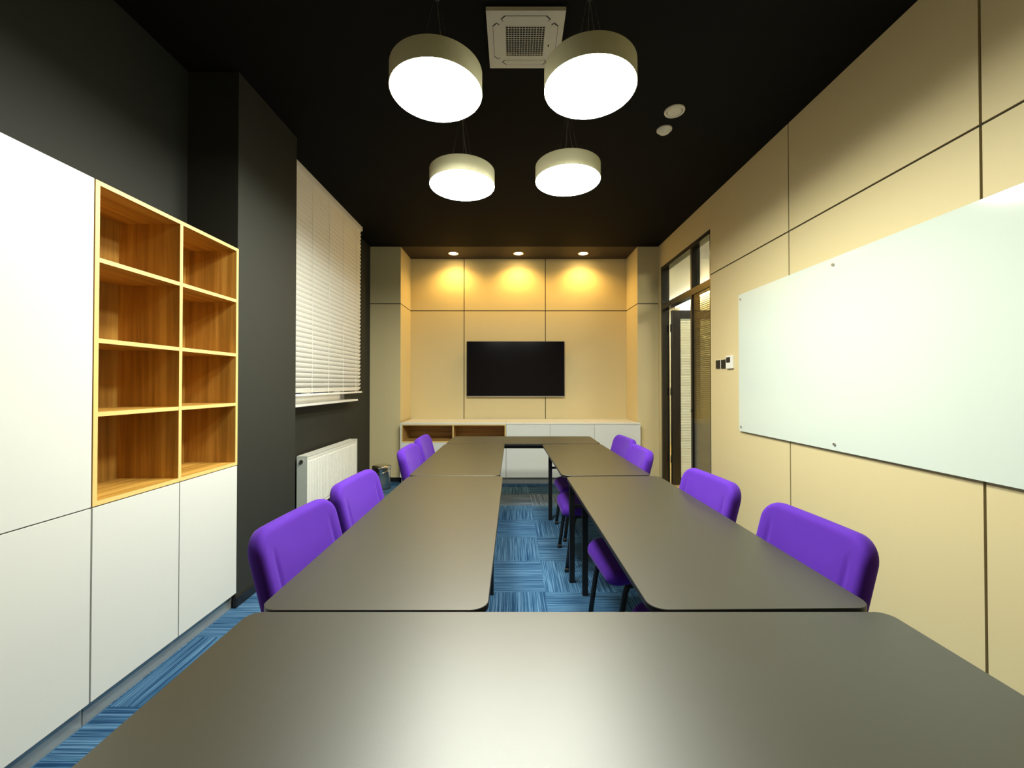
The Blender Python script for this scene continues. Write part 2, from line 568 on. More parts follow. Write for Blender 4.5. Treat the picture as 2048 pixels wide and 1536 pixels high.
# venetian blind
bl = thing('venetian_blind', 'closed white venetian blind hanging over the window on the black left wall', 'blind', (-1.86, 4.1, 1.25))
BX = -1.862
BY0, BY1 = 3.30, 4.985
hb = boxes((BX - 0.03, BX + 0.025, BY0, BY1 + 0.02, CEIL - 0.052, CEIL - 0.002))
obj('headrail', hb, M['blind'], bl, bevel=0.003)
sm = mk()
z = CEIL - 0.075
pitch = 0.044
k = 0
tops = []
while z > 1.285:
    tilt = radians(60 if z > 1.45 else 60 - (1.45 - z) * 50)
    cx, sz = 0.026 * cos(tilt), 0.026 * sin(tilt)
    jit = 0.004 * sin(k * 1.7)
    # slightly curved section, lower edge towards the room
    sec = []
    for q in (-1, -0.5, 0, 0.5, 1):
        bulge = 0.0055 * (1 - q * q)
        sec.append((BX + cx * q + bulge * sin(tilt), z + sz * q - bulge * cos(tilt)))
    y0, y1 = BY0 + 0.005, BY1 + jit * 0.6
    th = 0.0009
    va = [[sm.verts.new((x, y, zz)) for x, zz in sec] for y in (y0, y1)]
    vb = [[sm.verts.new((x - th * sin(tilt) * 1.5, y, zz + th * cos(tilt) * 1.5)) for x, zz in sec] for y in (y0, y1)]
    for i in range(4):
        sm.faces.new((va[0][i], va[0][i + 1], va[1][i + 1], va[1][i]))
        sm.faces.new((vb[0][i], vb[1][i], vb[1][i + 1], vb[0][i + 1]))
        sm.faces.new((va[0][i], vb[0][i], vb[0][i + 1], va[0][i + 1]))
        sm.faces.new((va[1][i], va[1][i + 1], vb[1][i + 1], vb[1][i]))
    for i in (0, 4):
        sm.faces.new((va[0][i], va[1][i], vb[1][i], vb[0][i]))
    z -= pitch
    k += 1
obj('slats', sm, M['blind'], bl)
obj('bottom_rail', boxes((BX - 0.020, BX + 0.030, BY0 + 0.005, BY1 + 0.012, 1.243, 1.262)), M['blind'], bl, bevel=0.004)
for y in (3.45, 3.78, 4.12, 4.47, 4.83):
    cb = mk()
    tube(cb, [(BX + 0.016, y, CEIL - 0.05), (BX + 0.016, y, 1.262)], 0.0018, 6)
    obj('ladder_cord', cb, M['blind'], bl)
for y in (3.52, 3.80, 4.10, 4.42, 4.78, 4.93):
    obj('headrail_clip', boxes((BX - 0.004, BX + 0.004, y, y + 0.025, CEIL - 0.0535, CEIL - 0.0515)), M['dark'], bl)
for y in (3.52, 3.80, 4.10, 4.42):
    cb = mk()
    lathe(cb, [(0.005, -0.003), (0.005, 0.0)], (BX + 0.010, y, 1.2435), 10)
    obj('rail_plug', cb, M['silver'], bl)

# ------------------------------------------------------------------ glazed door and side light on the right
FX0, FX1 = XR + 0.006, XR + 0.10
fr = 0.045
MY = 4.655
d1 = struct('door_1', boxes(
    (FX0, FX1, DY0, DY0 + 0.03, 0, DTOP), (FX0, FX1, DY1 - fr, DY1, 0, DTOP),
    (FX0, FX1, DY0 + 0.03, DY1 - fr, DTOP - 0.045, DTOP), (FX0, FX1, DY0 + 0.03, DY1 - fr, 2.355, 2.43),
    (FX0, FX1, MY, MY + 0.035, 0, 2.355), (FX0, FX1, MY, MY + 0.035, 2.43, DTOP - 0.045),
    (FX0, FX1, DY0 + 0.03, MY, 0, 0.06)), M['frame'], label='black framed glass door and side light in the right wall')
obj('transom_pane', boxes((FX0 + 0.05, FX0 + 0.056, MY + 0.035, DY1 - fr, 2.43, DTOP - 0.045)), M['glass'], d1)
obj('transom_pane', boxes((FX0 + 0.05, FX0 + 0.056, DY0 + 0.03, MY, 2.43, DTOP - 0.045)), M['glass'], d1)
obj('side_pane', boxes((FX0 + 0.012, FX0 + 0.018, DY0 + 0.03, MY, 0.06, 2.355)), M['door_glass'], d1)
sb = mk()
z = 2.32
while z > 0.09:
    vs = [(FX0 + 0.045 + a, y, z + b) for y in (DY0 + 0.036, MY - 0.006) for a, b in ((-0.009, -0.0075), (0.009, 0.0075))]
    v = [sb.verts.new(p) for p in vs]
    sb.faces.new((v[0], v[1], v[3], v[2]))
    z -= 0.0215
so = obj('side_blind', sb, M['brown_blind'], d1, label='tan slatted blind behind the side pane')
so.modifiers.new('solid', 'SOLIDIFY').thickness = 0.0008
obj('lock_plate', boxes((FX0 - 0.006, FX0 + 0.001, MY + 0.006, MY + 0.03, 1.03, 1.07)), M['black_metal'], d1, bevel=0.003)

# door leaf standing open into the corridor
LX0, LX1, LY = 2.115, 2.955, 5.50
lf = obj('door_leaf', boxes(
    (LX0, LX0 + 0.115, LY, LY + 0.045, 0.008, 2.335), (LX1 - 0.115, LX1, LY, LY + 0.045, 0.008, 2.335),
    (LX0 + 0.115, LX1 - 0.115, LY, LY + 0.045, 2.225, 2.335), (LX0 + 0.115, LX1 - 0.115, LY, LY + 0.045, 0.008, 0.10)), M['frame'], d1, bevel=0.003,
    label='open door leaf with white blind inside')
obj('leaf_pane', boxes((LX0 + 0.112, LX1 - 0.112, LY + 0.008, LY + 0.012, 0.098, 2.228)), M['glass'], lf)
sb = mk()
z = 2.20
bx(sb, LX0 + 0.12, LX1 - 0.12, LY + 0.014, LY + 0.034, 2.203, 2.222)
while z > 0.105:
    vs = [(x, LY + 0.024 + a, z + b) for x in (LX0 + 0.12, LX1 - 0.12) for a, b in ((-0.008, -0.007), (0.008, 0.007))]
    v = [sb.verts.new(p) for p in vs]
    sb.faces.new((v[0], v[1], v[3], v[2]))
    z -= 0.0215
so = obj('leaf_blind', sb, M['blind'], lf)
so.modifiers.new('solid', 'SOLIDIFY').thickness = 0.001
hb = mk()
tube(hb, bend([(LX1 - 0.06, LY, 1.05), (LX1 - 0.06, LY - 0.05, 1.05), (LX1 - 0.18, LY - 0.05, 1.05)], 0.02), 0.009, 10)
obj('door_handle', hb, M['silver'], lf, smooth=True)
for zz in (0.35, 1.25, 2.1):
    hb = mk()
    tube(hb, [(LX0 - 0.008, LY + 0.02, zz - 0.05), (LX0 - 0.008, LY + 0.02, zz + 0.05)], 0.009, 10)
    obj('hinge', hb, M['black_metal'], lf, smooth=True)

# corridor seen through the glass
struct('floor_corridor', boxes((XR + WT, 3.75, 2.2, 9.5, -0.05, 0), (XR + 0.012, XR + WT, DY0 + 0.03, DY1, -0.05, 0.004)), M['cor_floor'], label='yellowish corridor floor')
struct('ceiling_corridor', boxes((XR + WT, 3.75, 2.2, 9.5, 3.12, 3.2)), M['cor_ceil'], label='pale corridor ceiling')
struct('wall_corridor', boxes((3.65, 3.75, 2.2, 9.5, 0, 3.12), (XR + WT, 3.65, 9.4, 9.5, 0, 3.12), (XR + WT, 3.65, 2.2, 2.3, 0, 3.12),
                              (XR + WT, XR + WT + 0.1, YB, 9.4, 0, 3.12)), M['cor_wall'], label='pale corridor wall')
t = thing('corridor_fill_tube', 'long white tube added to light the corridor behind the glass door', 'lamp', (3.56, 6.0, 3.12))  # tube added and shaped to brighten the corridor ceiling
bm = mk()
tube(bm, [(3.56, 3.0, 3.035), (3.56, 9.0, 3.035)], 0.018, 12)
obj('tube', bm, M['cor_fill'], t)
for y in (3.0, 9.0):
    obj('end_cap', boxes((3.535, 3.585, y - 0.02, y + 0.02, 3.01, 3.119)), M['ac'], t)

# ------------------------------------------------------------------ wall of cabinets on the left
CX = -1.67                    # face of the doors
CB = -1.985
CZ0, CZM, CZT = 0.092, 0.862, 2.170
def kick(x, y0, y1, parent):
    obj('plinth', boxes((x - 0.06, x, y0, y1, 0.001, CZ0 - 0.004)), M['kick'], parent)

def base_cabinet(y0, mid, y1, label, top):
    t = thing('base_cabinet' if top < 1 else 'tall_cabinet', label, 'cabinet', ((CB + CX) / 2, (y0 + y1) / 2, 0))
    obj('body', boxes((CB, CX - 0.0185, y0 + 0.001, y1 - 0.001, CZ0 - 0.003, top)), M['carcass'], t)
    kick(-1.70, y0 + 0.001, y1 - 0.001, t)
    for a, b in ((y0, mid), (mid, y1)):
        obj('door', boxes((CX - 0.018, CX, a + 0.0025, b - 0.0025, CZ0, CZM - 0.005)), M['white'], t, bevel=0.0008)
        if top > 1:
            obj('door', boxes((CX - 0.018, CX, a + 0.0025, b - 0.0025, CZM, top)), M['white'], t, bevel=0.0008)
    return t
base_cabinet(1.64, 2.069, 2.50, 'low white two-door cabinet under the open oak shelving', CZM - 0.004)
base_cabinet(0.775, 1.208, 1.638, 'tall white cabinet rising to full height left of the oak shelving', CZT)

bc = thing('bookcase', 'empty oak shelving unit with eight open compartments above the white doors', 'bookcase', ((CB + CX) / 2, 2.07, CZM))
th = 0.018
y0, y1 = 1.641, 2.499
zb, zt = CZM, CZT
ed = 0.0012                    # edge band thickness
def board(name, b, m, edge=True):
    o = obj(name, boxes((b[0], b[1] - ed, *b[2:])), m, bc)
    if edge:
        obj('edge_band', boxes((b[1] - ed, b[1], *b[2:])), M['wood_edge_lit'], o)
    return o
board('side_panel', (CB, CX, y0, y0 + th, zb, zt), M['wood'])
board('side_panel', (CB, CX, y1 - th, y1, zb, zt), M['wood'])
board('top_panel', (CB, CX, y0 + th, y1 - th, zt - th, zt), M['wood_h'])
board('bottom_panel', (CB, CX, y0 + th, y1 - th, zb, zb + th), M['wood_h'])
board('divider', (CB + 0.008, CX, 2.060, 2.078, zb + th, zt - th), M['wood'])
obj('back_panel', boxes((CB, CB + 0.008, y0 + th, y1 - th, zb + th, zt - th)), M['wood'], bc)
for zc in (1.851, 1.525, 1.228):
    for a, b in ((y0 + th, 2.060), (2.078, y1 - th)):
        board('shelf', (CB + 0.008, CX - 0.001, a, b, zc - th / 2, zc + th / 2), M['wood_h'])

# ------------------------------------------------------------------ low cabinets in the niche
SY = 5.57
SB = YB - 0.003
STOP = 0.823
def sideboard_top(x0, x1, parent):
    obj('worktop', boxes((x0, x1, SY - 0.001, SB, STOP - 0.02, STOP)), M['white'], parent, bevel=0.001)
sA = thing('sideboard', 'low white cabinet with two open oak niches under the niche wall', 'cabinet', (-0.81, 5.9, 0))
x0, xm, x1 = -1.53, -0.815, -0.102
# below the niches it is a closed body; the niche itself is an oak lined box. left of the pier it only runs in front of it
obj('body', boxes((x0 + 0.001, x0 + 0.0175, SY + 0.001, SB, 0.09, STOP - 0.0205), (x0 + 0.018, x1 - 0.001, SY + 0.021, SB, 0.09, 0.560)), M['white_body'], sA)
obj('plinth', boxes((x0 + 0.01, x1, SY + 0.035, SY + 0.05, 0.001, 0.088)), M['kick'], sA)
sideboard_top(x0, x1, sA)
obj('door', boxes((x0, xm - 0.002, SY, SY + 0.018, 0.09, 0.560)), M['white'], sA, bevel=0.0008)
obj('door', boxes((xm + 0.002, x1 - 0.002, SY, SY + 0.018, 0.09, 0.560)), M['white'], sA, bevel=0.0008)
nb = mk()
for a, b in ((x0 + 0.019, x0 + 0.033), (xm - 0.008, xm + 0.008), (x1 - 0.017, x1 - 0.002)):
    bx(nb, a, b, SY + 0.0015, SB - 0.01, 0.5625, STOP - 0.0205)
bx(nb, x0 + 0.033, xm - 0.008, SY + 0.0015, SB - 0.01, 0.5625, 0.578)
bx(nb, xm + 0.008, x1 - 0.017, SY + 0.0015, SB - 0.01, 0.5625, 0.578)
for a, b in ((x0 + 0.033, xm - 0.008), (xm + 0.008, x1 - 0.017)):
    bx(nb, a, b, SB - 0.30, SB - 0.29, 0.578, STOP - 0.0205)
    bx(nb, a, b, SY + 0.0015, SB - 0.30, STOP - 0.034, STOP - 0.0205)
no_ = obj('niche_lining', nb, M['wood_x'], sA, label='oak lining of the open niches')
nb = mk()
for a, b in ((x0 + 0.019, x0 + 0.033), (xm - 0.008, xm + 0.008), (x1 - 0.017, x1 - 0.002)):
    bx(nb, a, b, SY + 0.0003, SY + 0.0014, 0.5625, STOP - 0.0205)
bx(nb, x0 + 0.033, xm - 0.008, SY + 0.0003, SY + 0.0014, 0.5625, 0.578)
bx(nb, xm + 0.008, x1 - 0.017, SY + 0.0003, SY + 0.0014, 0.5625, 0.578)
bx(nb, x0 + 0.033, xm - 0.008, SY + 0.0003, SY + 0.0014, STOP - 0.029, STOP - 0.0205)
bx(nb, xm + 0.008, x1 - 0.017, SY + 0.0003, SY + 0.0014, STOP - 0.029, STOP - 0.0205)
obj('edge_band', nb, M['wood_edge_lit'], no_)
sB = thing('sideboard', 'low white three-door cabinet without niches beside the right pier', 'cabinet', (0.8, 5.9, 0))
x0, x1 = -0.100, 1.715
obj('body', boxes((x0 + 0.001, x1 - 0.001, SY + 0.021, SB, 0.09, STOP - 0.0205)), M['white_body'], sB)
obj('plinth', boxes((x0, x1 - 0.01, SY + 0.035, SY + 0.05, 0.001, 0.088)), M['kick'], sB)
sideboard_top(x0, x1, sB)
for a, b in ((x0, 0.493), (0.493, 1.094), (1.094, x1)):
    obj('door', boxes((a + 0.002, b - 0.002, SY, SY + 0.018, 0.09, STOP - 0.024)), M['white'], sB, bevel=0.0008)

# ------------------------------------------------------------------ television
tv = thing('television', 'large black flat television mounted on the beige niche wall', 'television', (0.035, 6.2, 1.15))
tx0, tx1, tz0, tz1 = -0.706, 0.770, 1.157, 1.994
obj('body', boxes((tx0, tx1, 6.205, 6.235, tz0, tz1)), M['tv_body'], tv, bevel=0.004)
obj('screen', boxes((tx0 + 0.008, tx1 - 0.008, 6.2025, 6.2048, tz0 + 0.016, tz1 - 0.008)), M['screen'], tv)
obj('bezel_strip', boxes((tx0 + 0.002, tx1 - 0.002, 6.200, 6.2048, tz0, tz0 + 0.012)), M['silver'], tv, label='thin silver strip along the lower edge')
obj('wall_bracket', boxes((-0.25, 0.32, 6.2351, YB - 0.0005, 1.35, 1.8)), M['black_metal'], tv)

# ------------------------------------------------------------------ niche downlights
for i, (x, nm) in enumerate(((-0.877, 'leftmost of the three warm round downlights above the television niche'),
                             (0.072, 'middle one of the three warm round downlights above the television niche'),
                             (1.018, 'rightmost of the three warm round downlights above the television niche'))):
    t = thing('downlight', nm, 'ceiling light', (x, 6.0, CEIL - 0.002), group='downlights in the niche soffit')
    bm = mk()
    lathe(bm, [(0.062, 0), (0.062, -0.006), (0.078, -0.008), (0.082, -0.003), (0.082, 0)], (x, 6.0, CEIL - 0.0025), 40, False, False)
    obj('trim_ring', bm, M['ring'], t, smooth=True)
    bm = mk()
    lathe(bm, [(0.002, -0.0125), (0.03, -0.011), (0.05, -0.008), (0.061, -0.003)], (x, 6.0, CEIL - 0.0025), 32)
    obj('bulb', bm, M['bulb'], t, smooth=True)
    ld = bpy.data.lights.new('spot_beam', 'SPOT')
    ld.energy = SPOT_POWER
    ld.color = (1.0, 0.60, 0.15)
    ld.spot_size = radians(150)
    ld.spot_blend = 0.75
    ld.shadow_soft_size = 0.03
    lo = bpy.data.objects.new('spot_beam', ld)
    C.objects.link(lo)
    lo.parent = t
    lo.location = (0, 0, -0.03)

# ------------------------------------------------------------------ pendant drum lamps
R, H = 0.225, 0.105
def pendant():
    t = thing('pendant_lamp', '', 'lamp', (0, 0, 0), group='round drum pendants over the tables')
    bm = mk()
    lathe(bm, [(R - 0.006, 0.004), (R - 0.001, 0.0), (R, 0.004), (R, H - 0.003), (R - 0.003, H), (0.01, H)], n=96, cap0=False)
    smooth_by_angle(obj('drum_shade', bm, M['lamp_side'], t))
    bm = mk()
    lathe(bm, [(0.01, -0.008), (R * 0.6, -0.008), (R - 0.012, -0.0075), (R - 0.005, -0.005), (R - 0.0025, 0.002)], n=96, cap1=False)
    obj('diffuser', bm, M['lamp_disc'], t, smooth=True)
    return t
lamps = [
    (-0.380, 2.02, 2.786, 'large bright drum pendant left of the ceiling air conditioner, nearest on the left'),
    (0.377, 2.02, 2.802, 'bright drum pendant overlapping the air conditioner, nearest on the right'),
    (-0.357, 2.86, 2.728, 'far left drum pendant of the four, hanging lowest on the left'),
    (0.378, 2.86, 2.764, 'far right drum pendant of the four, smaller in view, before the downlights'),
]
proto = pendant()
for i, (x, y, z, lab) in enumerate(lamps):
    lean_x = (0.07, -0.03, 0.04, -0.03)[i]
    o = proto if i == 0 else dup(proto, (0, 0, 0), 0)
    o.location = (x, y, z)
    o['label'] = lab
    up = CEIL - z
    for a in (90, 210, 330):
        bm = mk()
        tube(bm, [(0.09 * cos(radians(a)), 0.09 * sin(radians(a)), H), (0.012 * cos(radians(a)), 0.012 * sin(radians(a)), up - 0.006)], 0.00025, 5)
        obj('suspension_wire', bm, M['wire'], o, local=True)
    bm = mk()
    tube(bm, [(lean_x, 0, H), (lean_x * 0.3, 0, up * 0.6), (0, 0, up - 0.006)], 0.0009, 6)
    obj('power_cord', bm, M['wire'], o, local=True)
    bm = mk()
    lathe(bm, [(0.014, up - 0.007), (0.015, up - 0.0005)], n=20)
    obj('ceiling_cup', bm, M['black_metal'], o, local=True)

# ------------------------------------------------------------------ ceiling cassette air conditioner
ax, ay, ah = 0.063, 2.2565, 0.203
ac = thing('air_conditioner', 'square ivory ceiling cassette air conditioner with a dark gridded centre', 'air conditioner', (ax, ay, CEIL))
bm = mk()
zc = CEIL - 0.022
gh = 0.105
bx(bm, ax - ah, ax - gh, ay - ah, ay + ah, zc, CEIL - 0.001)
bx(bm, ax + gh, ax + ah, ay - ah, ay + ah, zc, CEIL - 0.001)
bx(bm, ax - gh, ax + gh, ay - ah, ay - gh, zc, CEIL - 0.001)
bx(bm, ax - gh, ax + gh, ay + gh, ay + ah, zc, CEIL - 0.001)
obj('face_panel', bm, M['ac'], ac)
obj('filter', boxes((ax - gh, ax + gh, ay - gh, ay + gh, CEIL - 0.004, CEIL - 0.0012)), M['dark'], ac)
bm = mk()
n = 14
for i in range(n + 1):
    q = -gh + 2 * gh * i / n
    bx(bm, ax + q - 0.0013, ax + q + 0.0013, ay - gh, ay + gh, zc - 0.001, zc + 0.001)
    bx(bm, ax - gh, ax + gh, ay + q - 0.0013, ay + q + 0.0013, zc - 0.0012, zc + 0.0008)
obj('intake_grille', bm, M['ac'], ac)
def flap(a):
    """air flap: pill outline seam then the flap"""
    o = []
    L_, W_ = 0.26, 0.036
    for k, (s, zz, mat) in enumerate(((1.0, 0.0008, 'dark'), (0.955, 0.0016, 'ac'))):
        bm = mk()
        prof = [(-L_ / 2 * s, -W_ / 2 * s * 0.2), (-L_ / 2 * s + 0.012, -W_ / 2 * s * 0.95), (-L_ / 2 * s + 0.03, -W_ / 2 * s), (L_ / 2 * s - 0.03, -W_ / 2 * s),
                (L_ / 2 * s - 0.012, -W_ / 2 * s * 0.95), (L_ / 2 * s, -W_ / 2 * s * 0.2), (L_ / 2 * s - 0.02, W_ / 2 * s), (-L_ / 2 * s + 0.02, W_ / 2 * s)]
        if k:
            prof = [(u, v - 0.0012) for u, v in prof]
        lo = [bm.verts.new((u, v, -zz)) for u, v in prof]
        hi = [bm.verts.new((u, v, 0.0)) for u, v in prof]
        bm.faces.new(lo)
        bm.faces.new(hi[::-1])
        for j in range(8):
            bm.faces.new((lo[j], lo[(j + 1) % 8], hi[(j + 1) % 8], hi[j]))
        m4 = Matrix.Translation((ax, ay, zc)) @ Matrix.Rotation(a, 4, 'Z') @ Matrix.Translation((0, -0.155, 0))
        m4 = m4 @ Matrix.Rotation(pi, 4, 'Z')
        bmesh.ops.transform(bm, matrix=m4, verts=bm.verts)
        o.append(obj('air_flap' if k else 'flap_slot', bm, M[mat], ac if k == 0 else o[0]))
for a in (0, pi / 2, pi, 3 * pi / 2):
    flap(a)
ac.scale = (1, 0.936, 1)
obj('status_window', boxes((ax + 0.128, ax + 0.134, ay + 0.02, ay + 0.035, zc - 0.0012, zc + 0.001)), M['dark'], ac)

# ceiling speaker / detector
t = thing('ceiling_speaker', 'flat round ivory ceiling speaker with an outer ring, nearer of the two ceiling discs', 'speaker', (1.125, 2.862, CEIL))
bm = mk()
lathe(bm, [(0.052, -0.004), (0.054, -0.012), (0.066, -0.012), (0.069, -0.006), (0.069, -0.0005)], (1.125, 2.862, CEIL), 48, False, False)
obj('rim', bm, M['ac'], t, smooth=True)
bm = mk()
lathe(bm, [(0.001, -0.009), (0.047, -0.009), (0.049, -0.001)], (1.125, 2.862, CEIL), 48)
obj('cover', bm, M['ac'], t)
bm = mk()
lathe(bm, [(0.049, -0.003), (0.0535, -0.003), (0.0535, -0.001), (0.049, -0.001)], (1.125, 2.862, CEIL), 48, False, False)
obj('groove', bm, M['dark'], t)
t = thing('smoke_detector', 'domed round smoke detector behind the flat ceiling speaker', 'smoke detector', (1.13, 3.072, CEIL))
bm = mk()
lathe(bm, [(0.001, -0.034), (0.02, -0.033), (0.036, -0.028), (0.044, -0.018), (0.050, -0.013), (0.055, -0.010), (0.056, -0.0005)], (1.13, 3.072, CEIL), 48)
obj('dome', bm, M['ac'], t, smooth=True)
bm = mk()
lathe(bm, [(0.003, -0.0045), (0.004, 0.0)], (1.112, 3.058, CEIL - 0.0295), 12)
obj('indicator', bm, M['silver'], t)

# ------------------------------------------------------------------ glass whiteboard
wbX = XR - 0.022
by0, by1, bz0, bz1 = 1.462, 3.640, 0.938, 2.136
t = thing('whiteboard', 'large pale mint glass whiteboard fixed to the beige right wall', 'whiteboard', (wbX, 2.55, 0.94))
obj('glass_board', boxes((wbX, wbX + 0.005, by0, by1, bz0, bz1)), M['glassboard'], t, bevel=0.0012)
for y in (3.602, 2.555, 1.508):
    for z in (bz0 + 0.04, bz1 - 0.045):
        bm = mk()
        tube(bm, [(wbX - 0.009, y, z), (wbX - 0.007, y, z), (wbX, y, z), (XR - 0.0005, y, z)], 0.0085, 20)
        smooth_by_angle(obj('standoff_pin', bm, M['silver'], t))

# switches and thermostat
def switch(y0, y1, z0, z1, label):
    t = thing('light_switch', label, 'switch', (XR - 0.005, (y0 + y1) / 2, z0))
    obj('mounting_plate', boxes((XR - 0.004, XR, y0, y1, z0, z1)), M['sill'], t)
    obj('rocker', boxes((XR - 0.012, XR - 0.0041, y0 + 0.003, y1 - 0.003, z0 + 0.002, z1 - 0.002)), M['black_metal'], t, bevel=0.0015)
switch(3.995, 4.078, 1.500, 1.585, 'small black square wall switch nearest the glass door')
switch(3.893, 3.976, 1.497, 1.585, 'small black wall switch between the other switch and the white thermostat')
t = thing('thermostat', 'white wall thermostat with a dark screen left of the glass whiteboard', 'thermostat', (XR - 0.01, 3.81, 1.49))
obj('casing', boxes((XR - 0.022, XR, 3.755, 3.865, 1.492, 1.612)), M['sill'], t, bevel=0.004)
obj('display', boxes((XR - 0.0235, XR - 0.022, 3.785, 3.853, 1.548, 1.598)), M['tv_body'], t)

# ------------------------------------------------------------------ radiator
ry0, ry1, rx0, rx1, rz0, rz1 = 3.71, 4.895, -1.945, -1.850, 0.20, 0.702
t = thing('radiator', 'white panel radiator on the black wall below the window', 'radiator', (-1.9, 4.3, 0.2))
bm = mk()
nr = 36
w = (ry1 - ry0 - 0.05) / nr
bx(bm, rx1 - 0.016, rx1 - 0.006, ry0 + 0.001, ry1 - 0.001, rz0, rz1 - 0.006)
for i in range(nr):
    a = ry0 + 0.025 + i * w
    v = [bm.verts.new(p) for p in ((rx1 - 0.006, a, rz0 + 0.03), (rx1, a + w * 0.22, rz0 + 0.035), (rx1, a + w * 0.78, rz0 + 0.035), (rx1 - 0.006, a + w, rz0 + 0.03),
                                   (rx1 - 0.006, a, rz1 - 0.05), (rx1, a + w * 0.22, rz1 - 0.055), (rx1, a + w * 0.78, rz1 - 0.055), (rx1 - 0.006, a + w, rz1 - 0.05))]
    for f in ((0, 1, 5, 4), (1, 2, 6, 5), (2, 3, 7, 6), (4, 5, 6, 7), (0, 3, 2, 1)):
        bm.faces.new([v[k] for k in f])
obj('front_panel', bm, M['radiator'], t)
obj('rear_panel', boxes((rx0, rx0 + 0.012, ry0 + 0.001, ry1 - 0.001, rz0, rz1 - 0.006)), M['radiator'], t)
bm = mk()
for i in range(50):
    y = ry0 + 0.02 + i * (ry1 - ry0 - 0.04) / 50
    bx(bm, rx0 + 0.013, rx1 - 0.017, y, y + 0.010, rz1 - 0.005, rz1)
bx(bm, rx0, rx0 + 0.0129, ry0, ry1, rz1 - 0.0059, rz1)
bx(bm, rx1 - 0.0169, rx1 - 0.001, ry0, ry1, rz1 - 0.0059, rz1)
obj('top_grille', bm, M['radiator'], t)
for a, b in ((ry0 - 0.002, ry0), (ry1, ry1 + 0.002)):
    obj('end_cover', boxes((rx0, rx1 - 0.001, a, b, rz0 + 0.005, rz1)), M['rad_shaded'], t, bevel=0.0005)
bm = mk()
for i in range(40):
    y = ry0 + 0.04 + i * 0.0272
    bx(bm, rx1 - 0.0062, rx1 - 0.0052, y, y + 0.012, rz1 - 0.040, rz1 - 0.035)
obj('perforation', bm, M['rad_shaded'], t)
bm = mk()
tube(bm, [(-1.899, ry0 - 0.002, 0.655), (-1.899, ry0 - 0.014, 0.655)], 0.016, 24)
tube(bm, [(-1.899, ry0 - 0.014, 0.655), (-1.899, ry0 - 0.020, 0.655)], 0.009, 16)
smooth_by_angle(obj('vent_plug', bm, M['steel'], t))
for y in (ry0 + 0.2, ry1 - 0.2):
    obj('wall_bracket', boxes((XL, rx0 + 0.001, y, y + 0.03, rz0 + 0.05, rz1 - 0.06)), M['radiator'], t)

# ------------------------------------------------------------------ pedal bin
bxx, byy = -1.712, 5.37
t = thing('pedal_bin', 'small round polished steel bin on the carpet in front of the left pier', 'bin', (bxx, byy, 0))
bm = mk()
lathe(bm, [(0.112, 0.012), (0.112, 0.255), (0.116, 0.258), (0.116, 0.262), (0.112, 0.265)], (bxx, byy, 0), 64, True, True)
smooth_by_angle(obj('body', bm, M['steel'], t))
bm = mk()
lathe(bm, [(0.118, 0.0), (0.118, 0.0115), (0.10, 0.0119)], (bxx, byy, 0), 48)
obj('base_ring', bm, M['rubber'], t)
bm = mk()
lathe(bm, [(0.119, 0.266), (0.119, 0.284), (0.115, 0.290), (0.09, 0.300), (0.05, 0.307), (0.004, 0.309)], (bxx, byy, 0), 64)
smooth_by_angle(obj('lid', bm, M['steel'], t))
bm = mk()
pts = [(bxx + 0.121 * cos(radians(a)), byy + 0.121 * sin(radians(a)), 0.248 - 0.035 * abs(sin(radians((a - 0) / 1.0))) ) for a in range(-180, 1, 10)]
tube(bm, pts, 0.0028, 8)
for s in (-1, 1):
    lathe(bm, [(0.006, -0.006), (0.006, 0.006)], (bxx + s * 0.120, byy, 0.248), 12)
obj('carry_handle', bm, M['steel'], t, smooth=True)
obj('pedal', boxes((bxx - 0.02, bxx + 0.02, byy - 0.145, byy - 0.10, 0.012, 0.018)), M['rubber'], t)

# ------------------------------------------------------------------ meeting tables
def table(label, cx, cy, w, l, rz=0.0, corner=0.05, inset=0.075, ins_x=None):
    t = thing('meeting_table', label, 'table', (cx, cy, 0), rz)
    bm = mk()
    plate(bm, w, l, 0.7215, 0.74, corner, 10, 0.0015)
    o = obj('tabletop', bm, [M['table'], M['table_edge']], t, local=True)
    for p in o.data.polygons:
        if abs(p.normal.z) < 0.9:
            p.material_index = 1
    lx, ly = w / 2 - inset, l / 2 - inset
    if ins_x:
        lx = w / 2 - ins_x
    s = 0.0175
    for sx in (-1, 1):
        for sy in (-1, 1):
            bm = mk()
            bx(bm, sx * lx - s, sx * lx + s, sy * ly - s, sy * ly + s, 0.006, 0.7214)
            lg = obj('leg', bm, M['black_metal'], t, local=True, bevel=0.002)
            bm = mk()
            bx(bm, sx * lx - s - 0.001, sx * lx + s + 0.001, sy * ly - s - 0.001, sy * ly + s + 0.001, 0.0, 0.006)
            obj('foot_cap', bm, M['rubber'], lg, local=True)
    bm = mk()
    a = 0.012
    for sx in (-1, 1):
        bx(bm, sx * lx - a, sx * lx + a, -ly + s, ly - s, 0.683, 0.7212)
    for sy in (-1, 1):
        bx(bm, -lx + s, lx - s, sy * ly - a, sy * ly + a, 0.683, 0.7212)
    obj('apron', bm, M['black_metal'], t, local=True)
    for q in (-1, 1):
        bm = mk()
        if w < l:
            bx(bm, -lx + s, lx - s, q * ly - 0.009, q * ly + 0.009, 0.507, 0.527)
        else:
            bx(bm, q * lx - 0.009, q * lx + 0.009, -ly + s, ly - s, 0.507, 0.527)
        obj('crossbar', bm, M['black_metal'], t, local=True)
    return t

